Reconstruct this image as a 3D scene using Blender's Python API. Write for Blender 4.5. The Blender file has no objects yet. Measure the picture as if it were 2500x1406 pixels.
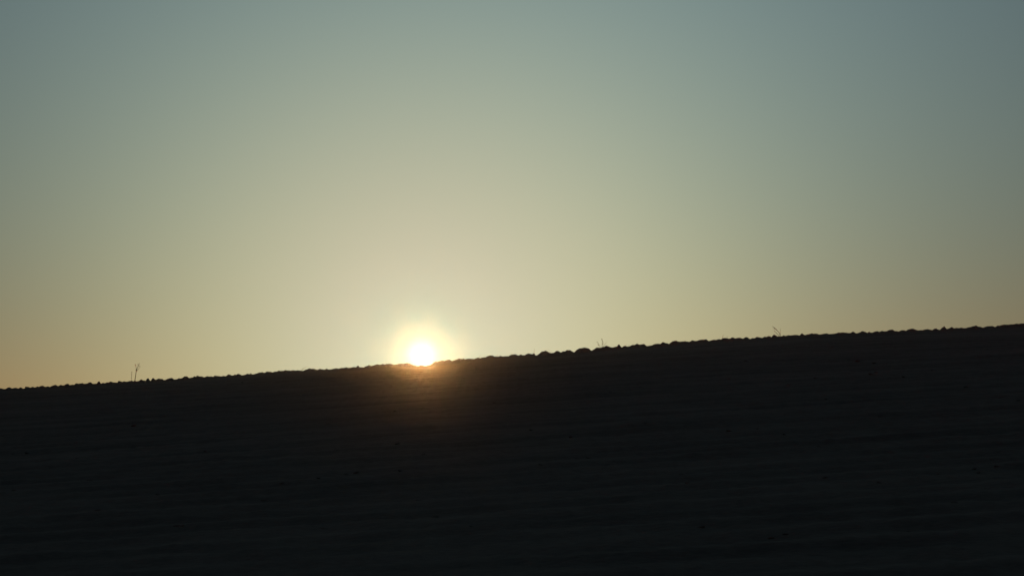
import bpy, math, random
import numpy as np
from mathutils import Vector

scene = bpy.context.scene
rng = np.random.default_rng(7)
random.seed(7)

# ------------------------------------------------------------------ camera
EYE = Vector((0.0, 0.0, 1.6))          # a person's eye height on the lower part of the field
PITCH = math.radians(5.5)
FPX = 5881.0                           # focal length in pixels of the 2500 px wide photograph (24 degrees)
cam_d = bpy.data.cameras.new('camera')
cam = bpy.data.objects.new('camera', cam_d)
scene.collection.objects.link(cam)
cam.location = EYE
cam.rotation_euler = (math.pi / 2 + PITCH, 0, 0)
cam_d.sensor_width = 36.0
cam_d.lens = 36.0 * FPX / 2500.0
cam_d.clip_start = 0.1
cam_d.clip_end = 20000
scene.camera = cam


def direction(px, py):
    """unit view direction of a photograph pixel (used once, to lay out the ridge 50 m away)"""
    d = ((px - 1250) / FPX, 1.0, (703 - py) / FPX)
    c, s = math.cos(PITCH), math.sin(PITCH)
    return Vector((d[0], d[1] * c - d[2] * s, d[1] * s + d[2] * c)).normalized()


SUN = direction(1030, 867)

# ------------------------------------------------------------------ sky
world = bpy.data.worlds.new('World')
scene.world = world
world.use_nodes = True
nt = world.node_tree
nt.nodes.clear()
N, LK = nt.nodes.new, nt.links.new


def math_node(op, a, b=None):
    n = N('ShaderNodeMath')
    n.operation = op
    for i, v in enumerate((a, b)):
        if v is None:
            continue
        if isinstance(v, (int, float)):
            n.inputs[i].default_value = v
        else:
            LK(v, n.inputs[i])
    return n.outputs[0]


def vec_node(op, *args):
    n = N('ShaderNodeVectorMath')
    n.operation = op
    for i, v in enumerate(args):
        if isinstance(v, (tuple, Vector)):
            n.inputs[i].default_value = tuple(v)
        else:
            LK(v, n.inputs[i])
    return n


tc = N('ShaderNodeTexCoord')
vdir = vec_node('NORMALIZE', tc.outputs['Generated']).outputs[0]
cosang = vec_node('DOT_PRODUCT', vdir, SUN).outputs['Value']
theta = math_node('MULTIPLY', math_node('ARCCOSINE', math_node('MINIMUM', cosang, 1.0)), 180 / math.pi)
sep = N('ShaderNodeSeparateXYZ')
LK(vdir, sep.inputs[0])
elev = math_node('MAXIMUM', math_node('MULTIPLY', math_node('ARCSINE', sep.outputs['Z']), 180 / math.pi), -2.0)


def exp_neg(x):
    return math_node('EXPONENT', math_node('MULTIPLY', x, -1.0))


# air light falls off with the angle from the sun and turns from amber to blue with height
WT, WE = 15.0, 10.0
sun_dip = exp_neg(math_node('POWER', math_node('DIVIDE', theta, 1.0), 2.0))  # sky colour dimmed around the sun to make room for the added glow
bloom = exp_neg(math_node('POWER', math_node('DIVIDE', theta, 4.0), 2.0))
far = math_node('MULTIPLY', math_node('SUBTRACT', 1.0, exp_neg(math_node('POWER', math_node('DIVIDE', theta, WT), 1.3))), WT)
high = math_node('MULTIPLY', math_node('SUBTRACT', 1.0, exp_neg(math_node('DIVIDE', math_node('SUBTRACT', elev, 3.0), WE))), WE)
both = math_node('MULTIPLY', math_node('SUBTRACT', 1.0, exp_neg(math_node('MULTIPLY', math_node('MULTIPLY', far, high), 0.02))), 0.5)
SKY = [((-0.035, -0.025, -0.6007), None), ((-1.2, -0.28, -0.02), sun_dip), ((-0.15, -0.2012, -0.2254), far),
       ((-0.0085, -0.0498, -0.045), high), ((-0.2745, -0.265, -0.02), bloom), ((-1.805, 1.2959, 3.6174), both)]


def spread(x, coef):
    c = N('ShaderNodeCombineXYZ')
    for i in range(3):
        LK(math_node('MULTIPLY', x, coef[i]), c.inputs[i])
    return c.outputs[0]


acc = SKY[0][0]
for coef, x in SKY[1:]:
    acc = vec_node('ADD', spread(x, coef), acc).outputs[0]
# off-centre lens vignetting put into the sky colour: dimmer left, brighter right
vignette_tilt = math_node('MULTIPLY', math_node('TANH', math_node('MULTIPLY', sep.outputs['X'], 8.0)), 0.10)
acc = vec_node('ADD', spread(vignette_tilt, (1.0, 1.0, 1.0)), acc).outputs[0]
s2 = N('ShaderNodeSeparateXYZ')
LK(acc, s2.inputs[0])
comb = N('ShaderNodeCombineXYZ')
for i in range(3):
    LK(math_node('EXPONENT', s2.outputs[i]), comb.inputs[i])
# the sun's disc, half a degree across, with a soft limb
limb = N('ShaderNodeMapRange')
limb.interpolation_type = 'SMOOTHSTEP'
LK(theta, limb.inputs['Value'])
limb.inputs['From Min'].default_value = 0.52
limb.inputs['From Max'].default_value = 0.05
disc = vec_node('SCALE', (0.1, 0.22, 0.38))
LK(limb.outputs[0], disc.inputs['Scale'])
total = vec_node('ADD', comb.outputs[0], disc.outputs[0]).outputs[0]
bg = N('ShaderNodeBackground')
LK(total, bg.inputs['Color'])
bg.inputs['Strength'].default_value = 1.0
wo = N('ShaderNodeOutputWorld')
LK(bg.outputs[0], wo.inputs['Surface'])

# ------------------------------------------------------------------ sun lamp
sun_d = bpy.data.lights.new('sun', 'SUN')
sun_d.energy = 0.074
sun_d.angle = math.radians(0.6)
sun_d.color = (1.0, 0.53, 0.18)
sun = bpy.data.objects.new('sun', sun_d)
scene.collection.objects.link(sun)
sun.rotation_euler = SUN.to_track_quat('Z', 'Y').to_euler()

# ------------------------------------------------------------------ exposure
scene.view_settings.view_transform = 'Standard'
scene.view_settings.look = 'None'
scene.view_settings.exposure = 0.0
scene.view_settings.gamma = 1.0
scene.view_settings.use_curve_mapping = False


# ------------------------------------------------------------------ materials
def material(name, build):
    m = bpy.data.materials.new(name)
    m.use_nodes = True
    m.node_tree.nodes.clear()
    build(m.node_tree)
    return m


def soil_nodes(t):
    n, l = t.nodes.new, t.links.new
    out = n('ShaderNodeOutputMaterial')
    b = n('ShaderNodeBsdfPrincipled')
    l(b.outputs[0], out.inputs['Surface'])
    b.inputs['Roughness'].default_value = 0.95
    b.inputs['Specular IOR Level'].default_value = 0.08
    g = n('ShaderNodeNewGeometry')
    big, small = n('ShaderNodeTexNoise'), n('ShaderNodeTexNoise')
    mp = n('ShaderNodeMapping')
    l(g.outputs['Position'], mp.inputs['Vector'])
    mp.inputs['Scale'].default_value = (0.35, 1.6, 1.6)      # bands drawn out along the furrows
    l(mp.outputs[0], big.inputs['Vector'])
    big.inputs['Scale'].default_value = 0.9
    big.inputs['Detail'].default_value = 5
    l(g.outputs['Position'], small.inputs['Vector'])
    small.inputs['Scale'].default_value = 14
    small.inputs['Detail'].default_value = 6
    mx = n('ShaderNodeMath')
    mx.operation = 'MULTIPLY_ADD'
    l(small.outputs['Fac'], mx.inputs[0])
    mx.inputs[1].default_value = 0.45
    l(big.outputs['Fac'], mx.inputs[2])
    r = n('ShaderNodeValToRGB')
    l(mx.outputs[0], r.inputs[0])
    e = r.color_ramp.elements
    e[0].position, e[0].color = 0.45, (0.038, 0.039, 0.037, 1)
    e[1].position, e[1].color = 0.98, (0.080, 0.079, 0.071, 1)
    l(r.outputs[0], b.inputs['Base Color'])
    bump = n('ShaderNodeBump')
    bump.inputs['Strength'].default_value = 0.4
    bump.inputs['Distance'].default_value = 0.03
    l(small.outputs['Fac'], bump.inputs['Height'])
    l(bump.outputs[0], b.inputs['Normal'])


def straw_nodes(col, tcol):
    def build(t):
        n, l = t.nodes.new, t.links.new
        out = n('ShaderNodeOutputMaterial')
        d, tr, mix = n('ShaderNodeBsdfDiffuse'), n('ShaderNodeBsdfTranslucent'), n('ShaderNodeMixShader')
        no, r = n('ShaderNodeTexNoise'), n('ShaderNodeMixRGB')
        no.inputs['Scale'].default_value = 60
        l(no.outputs['Fac'], r.inputs['Fac'])
        r.inputs['Color1'].default_value = (*col, 1)
        r.inputs['Color2'].default_value = (*[c * 1.5 for c in col], 1)
        l(r.outputs[0], d.inputs['Color'])
        tr.inputs['Color'].default_value = (*tcol, 1)
        mix.inputs['Fac'].default_value = 0.65
        l(d.outputs[0], mix.inputs[1])
        l(tr.outputs[0], mix.inputs[2])
        l(mix.outputs[0], out.inputs['Surface'])
    return build


SOIL = material('soil', soil_nodes)
STRAW = material('dry_stalk', straw_nodes((0.20, 0.14, 0.07), (0.55, 0.36, 0.15)))
SEED = material('dry_seed_head', straw_nodes((0.16, 0.115, 0.045), (0.42, 0.28, 0.10)))
LEAF = material('dry_leaf', straw_nodes((0.24, 0.20, 0.08), (0.60, 0.46, 0.16)))


def link(name, mesh, mat=None, parent=None):
    if mat and not mesh.materials:
        mesh.materials.append(mat)
    o = bpy.data.objects.new(name, mesh)
    scene.collection.objects.link(o)
    if parent:
        o.parent = parent
    return o


# ------------------------------------------------------------------ the ridge line of the ploughed hill
RIDGE = """0 947.7 13 947.5 25.6 945.6 30.4 947.2 34.4 946 43 946.7 50.4 945.6 54.4 946.4 61.6 945.6 64 943.5 69.6 944.8 79 944
84.8 944.8 92 943.5 95 944.5 98.4 942 104 941.3 108 942.6 112.8 943.2 116 942.2 121 942.4 124 943.5 126.4 941.1 136 939.2
139.2 939.7 140.8 941.8 145.6 941.1 147.2 939.2 151.2 939.2 153.6 940.6 157.6 940.6 160.8 938.4 166 936.8 169.6 938.9
183.2 938.9 184.8 937 192 937.1 202.4 935.8 204 937.6 213.6 936 216 934.2 220 933.8 225.6 935.4 236.8 935.5 238.9 932
241.3 930.9 245.3 935.8 256.8 934.4 260 933 264.8 933.3 270.4 931.5 276 933.1 287.2 933 291.2 929.6 295.2 930.4 298 932.6
302.4 930.7 308.8 931.2 320 930.1 329.6 929.3 333.6 930.6 338.4 928.5 344.8 926.7 347.2 928.6 357.1 928.6 358 924.5
362.4 924.2 365.6 928.5 369.6 928.3 371.5 924.5 373.6 922.7 378.4 926.1 385.6 925.9 389.6 924.2 392 925.4 394.4 924.5
396.8 926.6 404 926.2 408.8 923.8 419.6 922.8 423.8 925.4 434 924.7 437.6 923 441.2 923.8 447.8 922.2 450.2 919.4
457.4 920.4 459.2 922.1 471.8 921.8 474.8 919.1 479.6 920.2 481.8 917 488 919.8 500 919.7 506.4 917.3 509.6 918.6
521.6 918.6 524.8 916.6 536 917.3 540 918.1 553.6 916.5 558 914.6 565.6 916.3 573.3 913.9 576 914.6 583.2 912.8
587.2 913.3 589.6 914.6 604 913 609.6 913.6 610.7 910.7 618.4 912.5 625.6 911 632.8 909.9 636 910.4 640.8 908.8
647.2 909.3 652 907.4 661.6 906.9 665.3 908.8 672 906.9 675.2 907.5 679.2 904.8 683.2 905.1 685.1 906.4 688.8 904.5
697.1 903 700.8 905.4 706.4 904.3 716 903.7 722.4 904.6 740 904.3 746.4 901.6 752.8 899.8 757.6 900.3 760 901.9
765.6 900.8 776 901.9 786.4 900.2 792.8 901 796.8 900 800 901.1 812 900.2 830.4 898.7 842.4 897.8 846.4 896.3
856.8 896 870.4 895.5 873.6 892.5 877.6 895.2 884.8 894.9 888.8 895.4 892.8 893.6 901.3 891 907.3 893.2 912.3 892.3
918.2 891.3 929.7 889.8 935.2 888.3 937.7 889.3 944 888.6 950 889.2 955 888.3 959.6 889 968.3 888.2 981.9 887.6
988 887.3 997 887.4 1002 889 1008 891.2 1016 892.6 1026 893.4 1036 893 1046 891.2 1054 887.6 1058 884.6 1062.7 882.5 1075.2 881.9 1088.9 879.7
1100 879.5 1109 879.5 1114.4 877.2 1120.6 875.1 1129.8 876.3 1131.7 875 1133.8 877 1136 875.3 1142.2 874.6
1157.6 875.3 1161 873.1 1167.2 872.9 1170.6 874.1 1175.8 872.4 1178.7 873.8 1185.9 872.4 1188.3 870.5 1197 867.2
1201.8 869 1206.6 870.5 1210.4 869.8 1219 871.1 1221.9 869.1 1226.7 870.2 1237.3 868.3 1242 868.8 1245.4 866.5
1259.4 865.6 1262.7 867.1 1267 866.1 1271.8 863.2 1274.2 865.2 1281.9 866.2 1283.4 863.5 1290.6 862.4 1295.8 864
1301.1 864.8 1303 862.8 1305 864.8 1312.6 866 1319.8 861.3 1331.8 857.1 1340 860 1344.8 861.9 1348.8 860 1352 860.5
1358.4 856 1364.8 855.8 1370.7 859.5 1374.4 858.1 1378.4 858.9 1385.1 854.1 1392.8 855.5 1401.6 858.1 1407.2 853.3
1417.6 850.4 1427.2 848 1433.6 849.4 1444 854.1 1456.8 848.2 1467.2 849.8 1472.8 846.4 1476.8 848 1478.9 844.5
1492 847.4 1507.2 845.9 1509.1 841.3 1513.1 841.6 1516.8 846.4 1524.8 844.5 1534.4 845.3 1544 842.1 1557.6 839.7
1569.6 840 1579.2 842.7 1594.4 841.6 1600.8 839.2 1612 839.5 1617.6 834.9 1629.6 836.8 1633.6 838.6 1642.4 832.5
1652 832 1660 834.4 1672 832.5 1683 834 1690 831.5 1700 832 1709.6 830.1 1723.2 829.1 1729.6 831.2 1746.4 830.1
1760.8 828.3 1763.2 826.4 1768.8 825.9 1780 826.9 1788.8 823.5 1794.4 825.3 1805.6 824.8 1814.4 826.6 1820.8 823.8
1832.8 825.9 1845.6 822.6 1863.2 823.8 1869.6 821.8 1876.8 820.3 1881.6 822.6 1888.8 817.8 1894.4 818.7 1898.4 821
1912.8 818.7 1916.8 820 1930.4 817.9 1941.6 817.1 1952 818.6 1957.6 814.4 1962.4 816.8 1975.2 816 1982.4 813.6
1997.6 815.4 2026.4 813.9 2040 812 2054.4 811.2 2062.4 813.4 2074.4 812.5 2083.2 809.9 2090.4 811.8 2104 808.9
2116 811.3 2122 810 2130 811 2142 809 2159.2 808.4 2170 806 2178.4 804.8 2185.6 807.9 2200 806.9 2212 806.7
2224 803.1 2243.2 805.5 2258 805.6 2266 803.9 2274.4 804.1 2285.2 801.9 2294.8 803.8 2305.1 796.4 2309.2 802.2
2316.4 802.4 2323.6 799.3 2332 801 2346.4 801 2360.8 799.3 2370.4 797.6 2382.4 794.7 2399.2 798.3 2405 796.4
2413.6 796.4 2430.4 797.1 2435.2 793.8 2452 793 2468.3 790.4 2473.6 791.8 2486 790.5 2500 790.6"""
R = np.array([float(v) for v in RIDGE.split()]).reshape(-1, 2)  # saddle below the sun is shaped in, imitating bloom over the ridge
YR = 50.0                                      # the ridge runs 50 m in front of the camera


def on_ridge(px, py, y=YR):
    d = direction(px, py)
    return EYE + d * ((y - EYE.y) / d.y)


pts = [on_ridge(a, b) for a, b in R]
rx = np.array([p.x for p in pts])
rz = np.array([p.z for p in pts])
slope, icept = np.polyfit(rx, rz, 1)
XE = 12.2                                      # half width of the finely modelled strip


def fnoise(x, y, seed, step):
    """smooth value noise on a lattice of the given step"""
    g = np.random.default_rng(seed).random((256, 256))
    u, v = x / step, y / step
    iu, iv = np.floor(u).astype(int), np.floor(v).astype(int)
    fu, fv = u - iu, v - iv
    fu, fv = fu * fu * (3 - 2 * fu), fv * fv * (3 - 2 * fv)
    a, b = g[iu % 256, iv % 256], g[(iu + 1) % 256, iv % 256]
    c, d = g[iu % 256, (iv + 1) % 256], g[(iu + 1) % 256, (iv + 1) % 256]
    return (a * (1 - fu) + b * fu) * (1 - fv) + (c * (1 - fu) + d * fu) * fv


def base_line(x):
    """the even slope of the ridge, levelling out far to either side"""
    return icept + slope * 13 * np.tanh(x / 13)


fx = np.arange(-XE, XE + 1e-6, 0.0165)
side = XE + np.cumsum(np.geomspace(0.03, 24, 60))
gx = np.concatenate([-side[::-1], fx, side])
crest = np.interp(gx, rx, rz)
kk = np.ones(41) / 41
mean = np.convolve(np.pad(crest, 20, mode='edge'), kk, 'valid')
crest = crest + 0.10 * (crest - mean) * (np.abs(gx) < 10.3)      # pixels blur the clods: give them back their full relief
out = (gx < rx[0]) | (gx > rx[-1])
wob = (fnoise(gx, gx * 0, 3, 0.17) - .5) * .035 + (fnoise(gx, gx * 0 + 9, 4, 0.05) - .5) * .012
edge = np.where(gx < 0, rz[0] - base_line(rx[0]), rz[-1] - base_line(rx[-1]))
crest[out] = (base_line(gx) + edge * np.exp(-np.abs(np.abs(gx) - 10.6) / 3) + wob)[out]
fine = (np.abs(gx) < XE)
crest = crest + fine * ((fnoise(gx, gx * 0 + 3, 5, 0.05) - .5) * .024 + (fnoise(gx, gx * 0 + 5, 6, 0.11) - .5) * .018)
k = np.ones(61) / 61
low = np.array([crest[max(0, i - 22):i + 23].min() for i in range(len(crest))])
low = np.convolve(np.pad(low, 30, mode='edge'), k, 'valid') - 0.012     # soil level under the clods

gy = np.concatenate([
    np.linspace(-60, 8, 35)[:-1], np.arange(8, 44, 0.14), np.arange(44, 49.3, 0.07), np.arange(49.3, 50.7, 0.025),
    np.arange(50.7, 54, 0.12), 54 + np.cumsum(np.geomspace(0.2, 28, 46))])
X, Y = np.meshgrid(gx, gy)
CREST = crest[None, :].repeat(len(gy), 0)
LOW = low[None, :].repeat(len(gy), 0)
BASE = base_line(X)
dy = Y - YR
rise = icept                                   # height of the ridge over the camera's ground
down = np.where(dy < 0, 0.0, 0)
# in front: an even climb from the camera's feet; behind: the hill rounds over and falls away
u = np.clip(-dy, 0, None)
front = -(rise / YR) * u * np.where(u < YR, 1, 1) - 0.010 * u * np.exp(-(u / 25) ** 2)
front = np.where(u > YR, -rise + 0 * u, front)
front = front * 1.0 + np.where(u > YR, -(0.0) * u, 0)
v = np.clip(dy, 0, None)
back = -0.03 * v - 11 * (1 - np.exp(-(v / 90) ** 2))
lowmix = np.exp(-(dy / 2.0) ** 2)
Z = BASE + (LOW - BASE) * lowmix + front + back
jit = (fnoise(X, Y * 0 + 2, 11, .12) - .5) * .22
win = np.exp(-((dy - jit) / 0.16) ** 2)
Z = Z + (CREST - LOW) * win
Z = np.where(np.abs(dy) < 0.013, CREST, Z)
# furrows running along the slope and clods of all sizes, kept lower close to the ridge line
fade = 1 - np.exp(-(dy / 3.5) ** 2)
soft = np.clip(np.abs(dy) / 0.5 - 0.3, 0, 1)
fur = np.sin(2 * np.pi * (Y / 0.75 + 0.5 * fnoise(X, Y, 21, 6))) * 0.012
cl = (np.abs(fnoise(X, Y, 31, .16) - .5) * -.06 + (fnoise(X, Y, 32, .33) - .5) * .05 + (fnoise(X, Y, 33, .08) - .5) * .02)
roll = (fnoise(X, Y, 41, 9) - .5) * .08 + (fnoise(X, Y, 42, 3.1) - .5) * .02
near_view = (np.abs(X) < 60) & (Y < 70)
cl = cl * (0.45 + 0.55 * np.exp(-(dy / 1.2) ** 2))
Z = Z + (fur + cl) * (0.22 * soft + 0.78 * fade) * near_view - 0.012 * soft
Z = Z + roll * (1 - np.exp(-(dy / 9) ** 2)) * np.where(dy > 0, 0.4, 1)
ny, nx = Z.shape
verts = np.stack([X, Y, Z], -1).reshape(-1, 3)
i0 = (np.arange(ny - 1)[:, None] * nx + np.arange(nx - 1)[None, :]).reshape(-1)
faces = np.stack([i0, i0 + 1, i0 + nx + 1, i0 + nx], 1)


def mesh_np(name, vs, fs):
    me = bpy.data.meshes.new(name)
    me.vertices.add(len(vs))
    me.vertices.foreach_set('co', vs.astype(np.float32).ravel())
    me.loops.add(fs.size)
    me.loops.foreach_set('vertex_index', fs.astype(np.int32).ravel())
    me.polygons.add(len(fs))
    me.polygons.foreach_set('loop_start', np.arange(0, fs.size, fs.shape[1], dtype=np.int32))
    me.polygons.foreach_set('loop_total', np.full(len(fs), fs.shape[1], dtype=np.int32))
    me.update(calc_edges=True)
    return me


field = link('ploughed_hill', mesh_np('ploughed_hill', verts, faces), SOIL)
field['kind'] = 'structure'
field['label'] = 'dark ploughed hillside rising to the right under the setting sun'


def ground_z(x, y):
    ix = int(np.clip(np.searchsorted(gx, x) - 1, 0, nx - 2))
    iy = int(np.clip(np.searchsorted(gy, y) - 1, 0, ny - 2))
    a = (x - gx[ix]) / (gx[ix + 1] - gx[ix])
    b = (y - gy[iy]) / (gy[iy + 1] - gy[iy])
    return float((Z[iy, ix] * (1 - a) + Z[iy, ix + 1] * a) * (1 - b) + (Z[iy + 1, ix] * (1 - a) + Z[iy + 1, ix + 1] * a) * b)


# ------------------------------------------------------------------ clods of earth
def clod_mesh(name, seed, sub=2, pointed=0.0):
    import bmesh
    bm = bmesh.new()
    bmesh.ops.create_icosphere(bm, subdivisions=sub, radius=1.0)
    r = random.Random(seed)
    bumps = [(Vector((r.gauss(0, 1), r.gauss(0, 1), r.gauss(0, 1))).normalized(), r.uniform(-.45, .3)) for _ in range(9)]
    for vtx in bm.verts:
        n = vtx.co.normalized()
        s = 1.0
        for d, w in bumps:
            s += w * max(0.0, n.dot(d)) ** 4
        s *= 1 + r.uniform(-.05, .05)
        vtx.co = n * s
        if pointed and vtx.co.z > 0:
            q = 1 - pointed * min(1.0, vtx.co.z)
            vtx.co.x *= q
            vtx.co.y *= q
    me = bpy.data.meshes.new(name)
    bm.to_mesh(me)
    bm.free()
    zs = [v.co.z for v in me.vertices]
    me['top'] = max(zs)
    me.materials.append(SOIL)
    return me


# single clods that stand out against the sky: pixel x, pixel y of the top, width, height, how pointed, label
STANDING = [
    (241.3, 930.4, 8, 8, .45, 'small pointed clod on the ridge left of the forked weed'),
    (360.5, 923.9, 8.5, 8, .05, 'blunt square clod on the ridge, first to the right of the forked weed'),
    (373.6, 922.4, 8, 8, .4, 'pointed clod beside the blunt square clod right of the forked weed'),
    (481.8, 916.7, 8, 6, .4, 'little peaked clod on the ridge further right of the square clod'),
    (873.6, 892.2, 7, 6, .3, 'tiny round clod alone on the smooth ridge left of the sun'),
    (1331.8, 856.8, 26, 12, .25, 'low broad mound of earth between the sun and the budding weed'),
    (1511.2, 840.8, 9, 9, .15, 'upright stubby clod on the ridge right of the budding weed'),
    (2305.0, 796.0, 11, 10, .5, 'peaked clod alone on the ridge near the right edge'),
]
for i, (px, py, w, h, sharp, lab) in enumerate(STANDING):
    me = clod_mesh('soil_clod', 100 + i, 3, sharp)
    o = link('soil_clod', me)
    top = on_ridge(px, py)
    m = 50.0 / FPX
    hz = h * m / (me['top'] + .35)
    o.scale = (w * m * .55, w * m * .62, hz)
    o.location = (top.x, top.y, top.z - hz * me['top'])
    o['label'], o['category'], o['group'] = lab, 'clod', 'clods of earth standing on the ridge'

kinds = [clod_mesh('clod', 200 + i, 2, .1) for i in range(6)]
n_clod = 0
# clods along the ridge, one on each bump of its outline
peaks = [i for i in range(1, len(R) - 1) if R[i, 1] < R[i - 1, 1] - .6 and R[i, 1] < R[i + 1, 1] - .6]
for i in peaks:
    px, py = R[i]
    if any(abs(px - s[0]) < 12 for s in STANDING) or 985 < px < 1075 or random.random() < .35:
        continue
    me = kinds[i % 6]
    o = link('clod', me, None, field)
    top = on_ridge(px, py)
    s = random.uniform(.022, .038)
    o.scale = (s * random.uniform(.9, 1.3), s, s * .62)
    o.rotation_euler = (0, 0, random.uniform(0, 6.28))
    o.location = (top.x, top.y + random.uniform(-.02, .02), top.z + .001 - s * .62 * me['top'])
    n_clod += 1
# clods lying about on the face of the hill
while n_clod < 200:
    y = random.uniform(13, 48.5)
    x = random.uniform(-.23, .23) * y
    me = kinds[random.randrange(6)]
    s = random.uniform(.02, .038) * (0.5 + y / 60)
    if y > 46:
        s *= .6
    o = link('clod', me, None, field)
    o.scale = (s * random.uniform(.9, 1.3), s, s * random.uniform(.25, .38))
    o.rotation_euler = (random.uniform(-.3, .3), random.uniform(-.3, .3), random.uniform(0, 6.28))
    o.location = (x, y, ground_z(x, y) + s * .02)
    n_clod += 1


# ------------------------------------------------------------------ dry weeds on the ridge
def tube(path, r0, r1, sides=6, bump=None):
    """vertices and faces of a tapering stalk through the points of a path"""
    vs, fs = [], []
    n = len(path)
    for i, p in enumerate(path):
        t = (path[min(i + 1, n - 1)] - path[max(i - 1, 0)]).normalized()
        a = t.cross(Vector((0, 1, 0)))
        a = a.normalized() if a.length > 1e-3 else Vector((1, 0, 0))
        b = t.cross(a).normalized()
        r = r0 + (r1 - r0) * i / (n - 1)
        if bump:
            r *= bump(i / (n - 1))
        for s in range(sides):
            q = 2 * math.pi * s / sides
            vs.append(p + a * math.cos(q) * r + b * math.sin(q) * r)
    for i in range(n - 1):
        for s in range(sides):
            s2 = (s + 1) % sides
            fs.append((i * sides + s, i * sides + s2, (i + 1) * sides + s2, (i + 1) * sides + s))
    fs.append(tuple(range(sides))[::-1])
    fs.append(tuple((n - 1) * sides + s for s in range(sides)))
    return vs, fs


def smooth_path(pix, depth, steps=5):
    """curve through pixel points of the ridge plane, leaning a little in depth"""
    p = [on_ridge(a, b, YR + depth * i / max(1, len(pix) - 1)) for i, (a, b) in enumerate(pix)]
    p = [p[0] * 2 - p[1]] + p + [p[-1] * 2 - p[-2]]
    res = []
    for i in range(1, len(p) - 2):
        for s in range(steps):
            t = s / steps
            a, b, c, d = p[i - 1], p[i], p[i + 1], p[i + 2]
            res.append(.5 * ((2 * b) + (c - a) * t + (2 * a - 5 * b + 4 * c - d) * t * t + (3 * b - a - 3 * c + d) * t ** 3))
    res.append(p[-2])
    return res


def weed(name, label, cat, base, parts, group=None):
    root = bpy.data.objects.new(name, None)
    scene.collection.objects.link(root)
    root.empty_display_size = .05
    o0 = on_ridge(*base)
    root.location = o0
    root['label'], root['category'] = label, cat
    if group:
        root['group'] = group
    for pname, pix, r0, r1, depth, mat in parts:
        r0, r1 = r0 * .68, r1 * .68
        path = [q - o0 for q in smooth_path(pix, depth)]
        ph = random.uniform(0, 6)
        if pname == 'seed_head':
            vs, fs = tube(path, r0, r1, 7, lambda t: (.25 + math.sin(math.pi * min(1, t * .9 + .08)) ** .7) * (1 + .25 * math.sin(17 * t + ph)))
        else:
            vs, fs = tube(path, r0, r1)
        me = bpy.data.meshes.new(pname)
        me.from_pydata([tuple(q) for q in vs], [], fs)
        for pl in me.polygons:
            pl.use_smooth = True
        link(pname, me, mat, root)
    return root


D = 'dry_weed'
weed(D, 'tall forked dry weed on the ridge at the left, tallest plant in view', 'weed', (329, 931), [
    ('stem', [(328.6, 933), (330, 924), (331.2, 916), (332.6, 906), (333.8, 901)], .0125, .0065, .05, STRAW),
    ('branch', [(331.9, 911), (332.6, 900), (331.6, 893), (330.2, 888.5)], .0075, .0035, -.04, STRAW),
    ('branch', [(333.4, 904), (335.2, 898), (337, 894), (339, 888.5)], .0085, .0035, .03, STRAW),
    ('branch', [(333.6, 906.5), (337.5, 901), (341, 897), (342.6, 893.5)], .005, .003, .05, STRAW),
    ('twig', [(336.3, 896), (338.2, 894.2), (340.3, 892.8)], .0045, .003, -.03, STRAW),
    ('twig', [(336.6, 893), (336, 889), (335.8, 886.5)], .003, .002, .02, STRAW),
    ('twig', [(331.8, 904), (330.4, 903), (329.8, 901.5)], .003, .002, -.02, STRAW),
    ('seed_head', [(338.2, 891), (339.4, 888.6), (340.8, 886.2)], .009, .004, .01, SEED),
    ('seed_head', [(330.9, 893), (330.3, 890.5), (329.9, 888)], .006, .003, -.01, SEED),
    ('seed_head', [(339.2, 893.8), (340.4, 893), (341.6, 892.3)], .006, .003, -.01, SEED),
])
weed(D, 'thin knobbly dry stalk just left of the tall forked weed', 'weed', (321.4, 931), [
    ('stem', [(321.4, 933), (321.5, 924), (321.2, 916), (321.8, 907)], .0052, .0035, .04, STRAW),
    ('leaf', [(321.3, 923.5), (320, 922.5), (318.8, 923.2)], .005, .002, .02, LEAF),
    ('seed_head', [(321.5, 916.5), (321.5, 914), (321.7, 911.5)], .0065, .004, 0, SEED),
    ('seed_head', [(321.6, 910), (322, 908), (322.3, 906.2)], .0065, .003, 0, SEED),
    ('leaf', [(321.5, 909.5), (320.4, 909), (319.6, 909.4)], .0035, .002, 0, LEAF),
])
weed(D, 'small spreading weed with round buds beside the upright stubby clod', 'weed', (1469, 850), [
    ('stem', [(1469, 852), (1470, 842), (1470.4, 834), (1470.4, 828.5)], .0058, .0035, .05, STRAW),
    ('branch', [(1468.6, 850), (1465, 846), (1462, 842.5), (1460, 840.8)], .005, .0035, -.05, STRAW),
    ('branch', [(1463.4, 844), (1462.4, 840.5), (1461, 837.5), (1458.6, 835.4)], .004, .003, -.03, STRAW),
    ('branch', [(1469.4, 848.5), (1475, 843), (1479, 838), (1481.8, 834.6)], .005, .003, .06, LEAF),
    ('twig', [(1470, 841.5), (1472.5, 838.8), (1474, 836)], .005, .003, .02, STRAW),
    ('twig', [(1470.3, 836.4), (1472, 835.6), (1474, 835.2)], .0035, .002, -.02, STRAW),
    ('seed_head', [(1468.4, 828.4), (1469.4, 828), (1470.6, 827.4)], .012, .008, .01, SEED),
    ('seed_head', [(1470.2, 833.5), (1470.6, 832.3), (1470.8, 831)], .009, .006, .01, SEED),
    ('seed_head', [(1457, 834.8), (1458.2, 835.3), (1459.4, 836)], .009, .006, .01, SEED),
    ('seed_head', [(1459.2, 840.6), (1460.6, 841.6), (1462, 842.8)], .010, .007, .01, SEED),
    ('seed_head', [(1470.4, 841), (1471.2, 840), (1472, 839)], .008, .005, .01, SEED),
])
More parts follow.
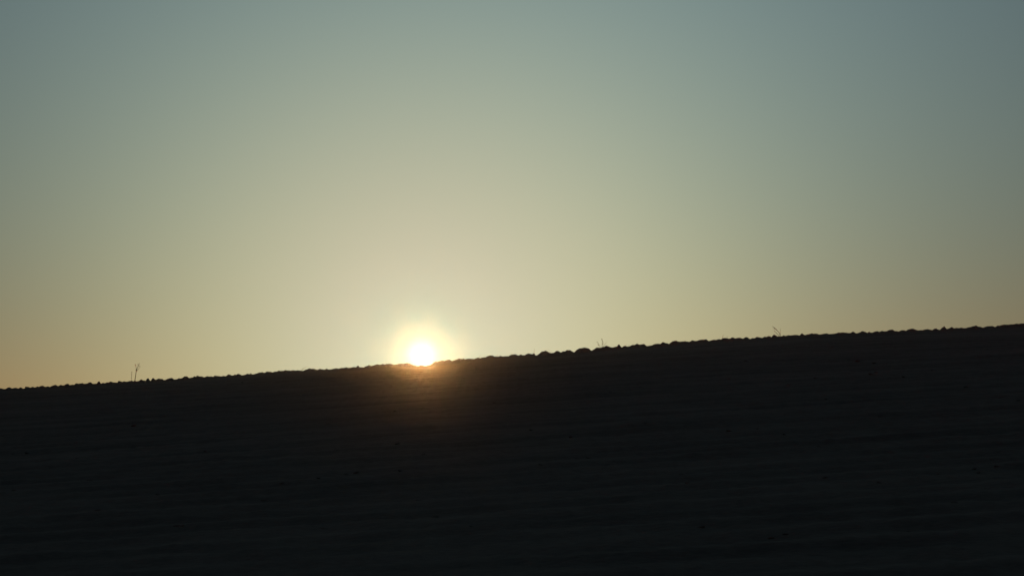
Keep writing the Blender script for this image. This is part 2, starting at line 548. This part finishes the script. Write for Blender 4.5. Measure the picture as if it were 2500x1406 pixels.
weed('grass_plume', 'arching feathery grass plume leaning left on the ridge at the right', 'grass', (1904.5, 820), [
    ('stem', [(1905, 823), (1904.2, 817), (1902, 812), (1897, 806.4), (1892.5, 802)], .008, .006, -.06, STRAW),
    ('seed_head', [(1898, 807.4), (1894.5, 803.8), (1891.4, 801), (1888.4, 798.6), (1885, 796.4)], .0105, .005, -.04, SEED),
    ('leaf', [(1902.5, 822), (1899, 816.4), (1894.5, 812), (1890, 808.2)], .0065, .0035, -.05, LEAF),
    ('leaf', [(1903, 821), (1900, 818), (1897, 814.8), (1894, 813.4)], .004, .002, .04, LEAF),
    ('leaf', [(1905, 821), (1905, 814), (1904.9, 808), (1905.6, 802)], .0045, .0025, .03, LEAF),
    ('seed_head', [(1892.6, 809.2), (1891, 808.4), (1889.2, 808.3)], .0065, .004, 0, SEED),
    ('seed_head', [(1891.6, 803.4), (1890, 802.6), (1888.6, 802.8)], .0065, .004, 0, SEED),
])
G = 'grass_tuft'
weed(G, 'faint pair of grass blades slanting right, on the ridge well left of the sun', 'grass', (736, 904.5), [
    ('blade', [(735, 905.5), (738.5, 901), (742, 898.4), (745.5, 897)], .0050, .002, .04, LEAF),
    ('blade', [(736, 905), (741, 899.4), (745, 896.8), (750, 894)], .0050, .002, -.04, LEAF),
])
weed('grass_stalk', 'single thin upright grass stalk just left of the low broad mound', 'grass', (1303.4, 865), [
    ('stem', [(1303.2, 866), (1303.6, 861), (1304.4, 856), (1304.8, 850.5)], .0055, .0025, .03, LEAF)])
weed(G, 'two short crossed grass blades just right of the low broad mound', 'grass', (1336, 860), [
    ('blade', [(1334.4, 860), (1336.4, 857), (1338, 854.6), (1340.6, 851.4)], .0050, .002, .03, LEAF),
    ('blade', [(1344, 863), (1343, 858.6), (1341.4, 855.4)], .0050, .002, -.03, LEAF)])
weed('grass_stalk', 'short hooked stalk on the ridge between budding weed and grass plume', 'grass', (1764, 829), [
    ('stem', [(1764, 828.5), (1764.4, 823), (1765.4, 819), (1767, 817.4)], .006, .003, .03, STRAW)])
weed('grass_stalk', 'tiny straight stalk just right of the short hooked stalk', 'grass', (1775, 829), [
    ('stem', [(1775.4, 829), (1775.4, 824), (1775.2, 820.6)], .0055, .003, -.03, LEAF)])
weed(G, 'low grass sprigs on the ridge just right of the upright stubby clod', 'grass', (1529, 847), [
    ('blade', [(1529, 847), (1528.4, 844), (1527.8, 841)], .0055, .003, .03, LEAF),
    ('blade', [(1532.4, 846.5), (1534.6, 843.6), (1537, 841.6)], .0045, .002, -.03, LEAF)])
for lab, path in (('slanting grass blade nearest to the sun on its right', [(1170.4, 875), (1171, 870.6), (1172.4, 866)]),
                  ('tiny upright grass blade, second to the right of the sun', [(1213.4, 872), (1214, 869), (1215, 866)]),
                  ('tiny upright grass blade, third to the right of the sun', [(1248, 867.5), (1248.2, 864.6), (1248.6, 862)])):
    weed('grass_stalk', lab, 'grass', path[0], [('stem', path, .0055, .003, .03, LEAF)], 'tiny grass blades right of the sun')

# ------------------------------------------------------------------ added scattering volume, imitating lens glow around the sun
zbot = float(Z.min()) - 1.0
x0, x1, y0, y1 = float(gx[0]) - 2, float(gx[-1]) + 2, float(gy[0]) - 2, float(gy[-1]) + 2
ztop = float(Z.max()) + 0.6
hv = [(x, y, z) for z in (zbot, ztop) for y in (y0, y1) for x in (x0, x1)]
hf = [(0, 2, 3, 1), (4, 5, 7, 6), (0, 1, 5, 4), (2, 6, 7, 3), (0, 4, 6, 2), (1, 3, 7, 5)]
hm = bpy.data.meshes.new('glow_haze')
hm.from_pydata(hv, [], hf)


def glow_haze_nodes(t):
    out = t.nodes.new('ShaderNodeOutputMaterial')
    v = t.nodes.new('ShaderNodeVolumePrincipled')
    v.inputs['Color'].default_value = (0.95, 0.92, 0.88, 1)
    v.inputs['Density'].default_value = 0.0004
    v.inputs['Anisotropy'].default_value = 0.989
    t.links.new(v.outputs[0], out.inputs['Volume'])


glow_haze = link('glow_haze', hm, material('glow_haze', glow_haze_nodes))
glow_haze['kind'] = 'stuff'
glow_haze['label'] = 'thin air volume added to imitate lens glow around the sun'
print('GROUND', Z.min(), Z.max(), 'ridge', icept, slope, 'cam ground', ground_z(0, 0), 'tris', len(faces) * 2, 'glow_haze', hv[0], hv[-1], 'clods', n_clod, len(peaks))
